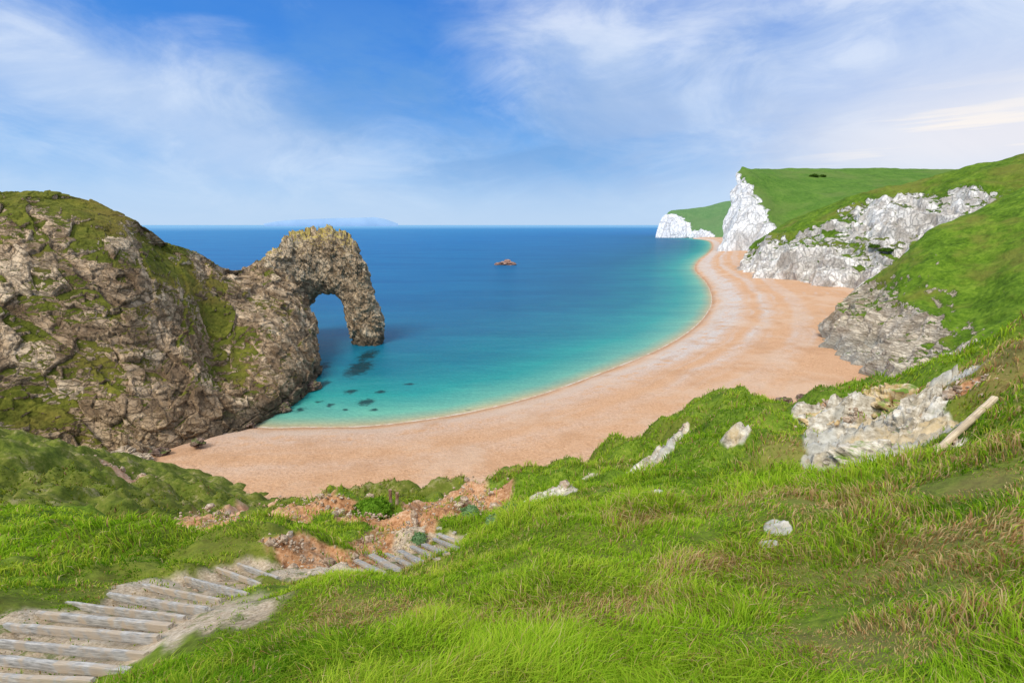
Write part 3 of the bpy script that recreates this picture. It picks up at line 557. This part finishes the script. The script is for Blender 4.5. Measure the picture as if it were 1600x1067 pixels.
# ------------------------------------------------------------- rocks
def rock(name,loc,size,seed,mat,rz=0,rough=.35):
    bm=bmesh.new(); bmesh.ops.create_icosphere(bm,subdivisions=5,radius=1); V=np.array([v.co[:] for v in bm.verts])
    P=V+seed*5.3; f1,f2,c=worley(P*1.5,seed); e1,e2,c2=worley(P*np.array([3.,3.,7.]),seed+9)
    dsp=1+(c-.5)*rough*1.5+fbm(P,.9,4,seed)*rough+(c2-.5)*rough*.6-np.clip(.12-(f2-f1),0,1)*1.2*rough
    V=V*dsp[:,None]*np.array(size)
    for v,q_ in zip(bm.verts,V): v.co=q_
    me=bpy.data.meshes.new(name); bm.to_mesh(me); bm.free(); me.materials.append(mat)
    o=bpy.data.objects.new(name,me); COL.objects.link(o); o.location=loc; o.rotation_euler=(0,0,rz); return o
def rockmat(name,c0,c1,c2,sc,veg=None):
    m=M(name); a=m.noise(sc,7,.7,m.along((.3,.2,.93),2.5)); e=m.vor(sc*1.2,'DISTANCE_TO_EDGE',m.mp((1,1,1.6)))
    c=m.ramp(a,[(.38,c0),(.5,c1),(.62,c2)]); c=m.mix(m.rng(e,0.,.04,.3,0.),c,tuple(x*.4 for x in c0))
    if veg: c=m.mix(m.math('MULTIPLY',m.rng(m.sep(m.geo.outputs['Normal'],2),.6,.9),m.rng(m.noise(sc*.7,4),.45,.6)),c,veg)
    m.bsdf(c,.9,m.bump(a,.8,.12/sc),.15); return m.m
mk1=rockmat('chalk_rock',(.26,.23,.18),(.54,.49,.40),(.76,.72,.63),2.6,(.14,.24,.03)); mk2=rockmat('yellow_rock',(.32,.22,.10),(.56,.42,.22),(.72,.61,.43),2.6,(.14,.24,.03))
mk3=rockmat('sea_stack_rock',(.14,.08,.06),(.34,.20,.15),(.50,.34,.26),.5); mk4=rockmat('dark_boulder',(.07,.045,.035),(.16,.11,.085),(.30,.22,.18),1.2,(.1,.14,.03)); mk5=rockmat('blue_grey_rock',(.22,.17,.12),(.42,.34,.25),(.60,.50,.38),.7)
mk6=rockmat('earth_stone',(.22,.15,.10),(.42,.32,.23),(.62,.53,.43),5)
R=[(1375,715,.80,.42,.42,mk1,'large grey white chalk outcrop breaking through the grass below the fallen post'),
(1420,668,.55,.42,.50,mk1,'grey chalk block leaning above the large outcrop'),
(1315,722,.34,.22,.2,mk1,'small chalk block at the left end of the large outcrop'),
(1400,628,.6,.4,.32,mk2,'yellow stained chalk block along the top edge of the outcrop'),
(1280,655,.38,.28,.18,mk2,'low yellow rock beside the grass brow left of the outcrop')]
for i,(px,py,sx,sy,sz,mt,lb) in enumerate(R):
    c=hit(px,py); s=np.linalg.norm(c-CAM)/9.
    o=rock('chalk_rock' if mt is mk1 else 'yellow_rock',(c[0],c[1],c[2]-sz*s*.42),(sx*s*.8,sy*s*.8,sz*s*.8),30+i,mt,.3*i,.5); tag(o,lb,'rock')
c=PZ(791,414,0); o=rock('sea_rock',(c[0],c[1],.2),(8.5,4,3.4),3,mk3,.1,.5); tag(o,'small reddish rock standing alone in the open sea','sea rock')
Bd=[(1225,628,1.6),(1255,622,1.3),(1300,612,1.7),(1322,610,1.2),(1205,634,1.0),(1340,606,1.4)]
for i,(px,py,s) in enumerate(Bd):
    c=PZ(px,py,4.9); o=rock('boulder',c,(s,s*.8,s*.6),60+i,mk4,i); tag(o,'dark boulder on the upper beach just behind the grassy brow','boulder','dark boulders on the upper beach')
Ld=[(215,722,2.0),(250,706,1.3),(195,712,2.4),(310,690,1.2),(385,664,1.8),(150,718,2.2),(440,638,2.),(486,604,2.4),(465,618,1.6)]
for i,(px,py,s) in enumerate(Ld):
    c=PZ(px,py,.6 if px>380 else 3.5); o=rock('boulder',c,(s,s*.8,s*.55),80+i,mk4 if i%2 or px>380 else mk5,i*.7); tag(o,'boulder lying at the foot of the left headland','boulder','boulders at the foot of the left headland')
R_=np.random.default_rng(5); VV=[];FF=[]
ico=bmesh.new(); bmesh.ops.create_icosphere(ico,subdivisions=1,radius=1); iv=np.array([v.co[:] for v in ico.verts]); ifc=np.array([[v.index for v in f.verts] for f in ico.faces]); ico.free()
n0=0
for kind,cnt in (('soil',60),('path',50),('chalk',20)):
    for (a,b,rx,ry) in bl[kind]:
        X=a+R_.normal(0,rx*.7,cnt); Y=b+R_.normal(0,ry*.7,cnt); zz=ground(X,Y)
        for x,y,z_ in zip(X,Y,zz):
            s=R_.uniform(.004,.012)*max(y,4)**.7*(2.2 if R_.random()<.06 else .8)*(.5 if kind=='path' else 1)
            Q=iv*(s*R_.uniform(.6,1.4,3))*(1+R_.normal(0,.12,(len(iv),1)))+[x,y,z_-.035]; VV.append(Q); FF.append(ifc+n0); n0+=len(iv)
o=mk('rubble',np.concatenate(VV),np.concatenate(FF),mk6,smooth=False); tag(o,'loose stones scattered on the bare earth and path','rubble',kind='stuff')
# ------------------------------------------------------------- shrubs
def shrub(loc,r,n,ls,c0,c1,label,seed,flat=.7,group=None,name='shrub',cat='shrub'):
    R_=np.random.default_rng(seed); e=empty(name,loc)
    D=R_.normal(0,1,(n,3)); D/=np.linalg.norm(D,axis=1,keepdims=True); D[:,2]=np.abs(D[:,2])
    lump=1+fbm(D*2+seed,1.,3,seed)*.55; rad=r*lump*R_.uniform(.55,1.,n)**.6; P=D*rad[:,None]*np.array([1,1,flat])
    t=R_.normal(0,1,(n,3)); t/=np.linalg.norm(t,axis=1,keepdims=True); b=np.cross(t,D); b/=np.linalg.norm(b,axis=1,keepdims=True)+1e-6
    s=ls*R_.uniform(.6,1.3,n)[:,None]
    V=np.stack([P-t*s,P-b*s*.45,P+t*s,P+b*s*.45],1).reshape(-1,3)
    q_=R_.uniform(0,1,n)[:,None]*.6+.4*np.clip(lump-.6,0,1)[:,None]; c=np.array(c0)*(1-q_)+np.array(c1)*q_
    C_=np.ones((n,4,4)); C_[:,:,:3]=c[:,None]
    mk('foliage',V,np.arange(n*4).reshape(-1,4),mG,parent=e,smooth=False,cols={'tint':C_.reshape(-1,4)})
    sv_=[];sf=[]
    for k in range(5):
        a=2*math.pi*k/5; tip=np.array([math.cos(a)*r*.5,math.sin(a)*r*.5,r*flat*.6]); w_=r*.03; i0=len(sv_)
        for z_,ww in ((np.array([0,0,-.05*r]),w_),(tip,w_*.4)):
            for j in range(4): an=j*math.pi/2; sv_.append(z_+np.array([math.cos(an)*ww,math.sin(an)*ww,0]))
        for j in range(4): sf.append([i0+j,i0+(j+1)%4,i0+4+(j+1)%4,i0+4+j])
    mk('stem',sv_,sf,mR,parent=e)
    tag(e,label,cat,group); return e
c=hit(580,802); k=np.linalg.norm(c-CAM)/F
shrub(c,26*k,5000,3*k,(.09,.22,.015),(.24,.42,.04),'rounded bright green bush at the head of the path to the beach',1)
for i,(px,py,rp,lb) in enumerate([(800,800,16,'silvery green leafy plant in the grass left of the brow'),(775,815,13,'lower silvery green leafy plant in the grass above the steps'),(735,800,12,'leftmost silvery green leafy plant beside the path'),(655,842,10,'small silvery green plant beside the short timber steps')]):
    c=hit(px,py); k=np.linalg.norm(c-CAM)/F; shrub(c,rp*k,900,3.2*k,(.14,.26,.12),(.30,.46,.24),lb,10+i,.5,name='leafy_plant',cat='plant')
def onto(ob,px,py):
    d=Vector(ray(px,py)).normalized(); ok,loc,nn_,_=ob.ray_cast(Vector((0,0,H)),d); return np.array(loc) if ok else None
for i,(ob,px,py,rp,lb) in enumerate([(cliffM,1385,392,8,'largest dark bush on the ledge of the chalk cliff'),(cliffM,1366,386,6,'dark bush just left of the largest one on the chalk cliff'),(cliffF,1272,276,5,'dark thicket on the smooth green hilltop'),(cliffF,1285,276,3,'small dark bush right of the thicket on the green hilltop')]):
    c=onto(ob,px,py)
    if c is None: print('MISS',lb); continue
    k=np.linalg.norm(c-CAM)/F; shrub(c,rp*k,700,1.6*k,(.04,.09,.012),(.10,.19,.025),lb,40+i,.4)
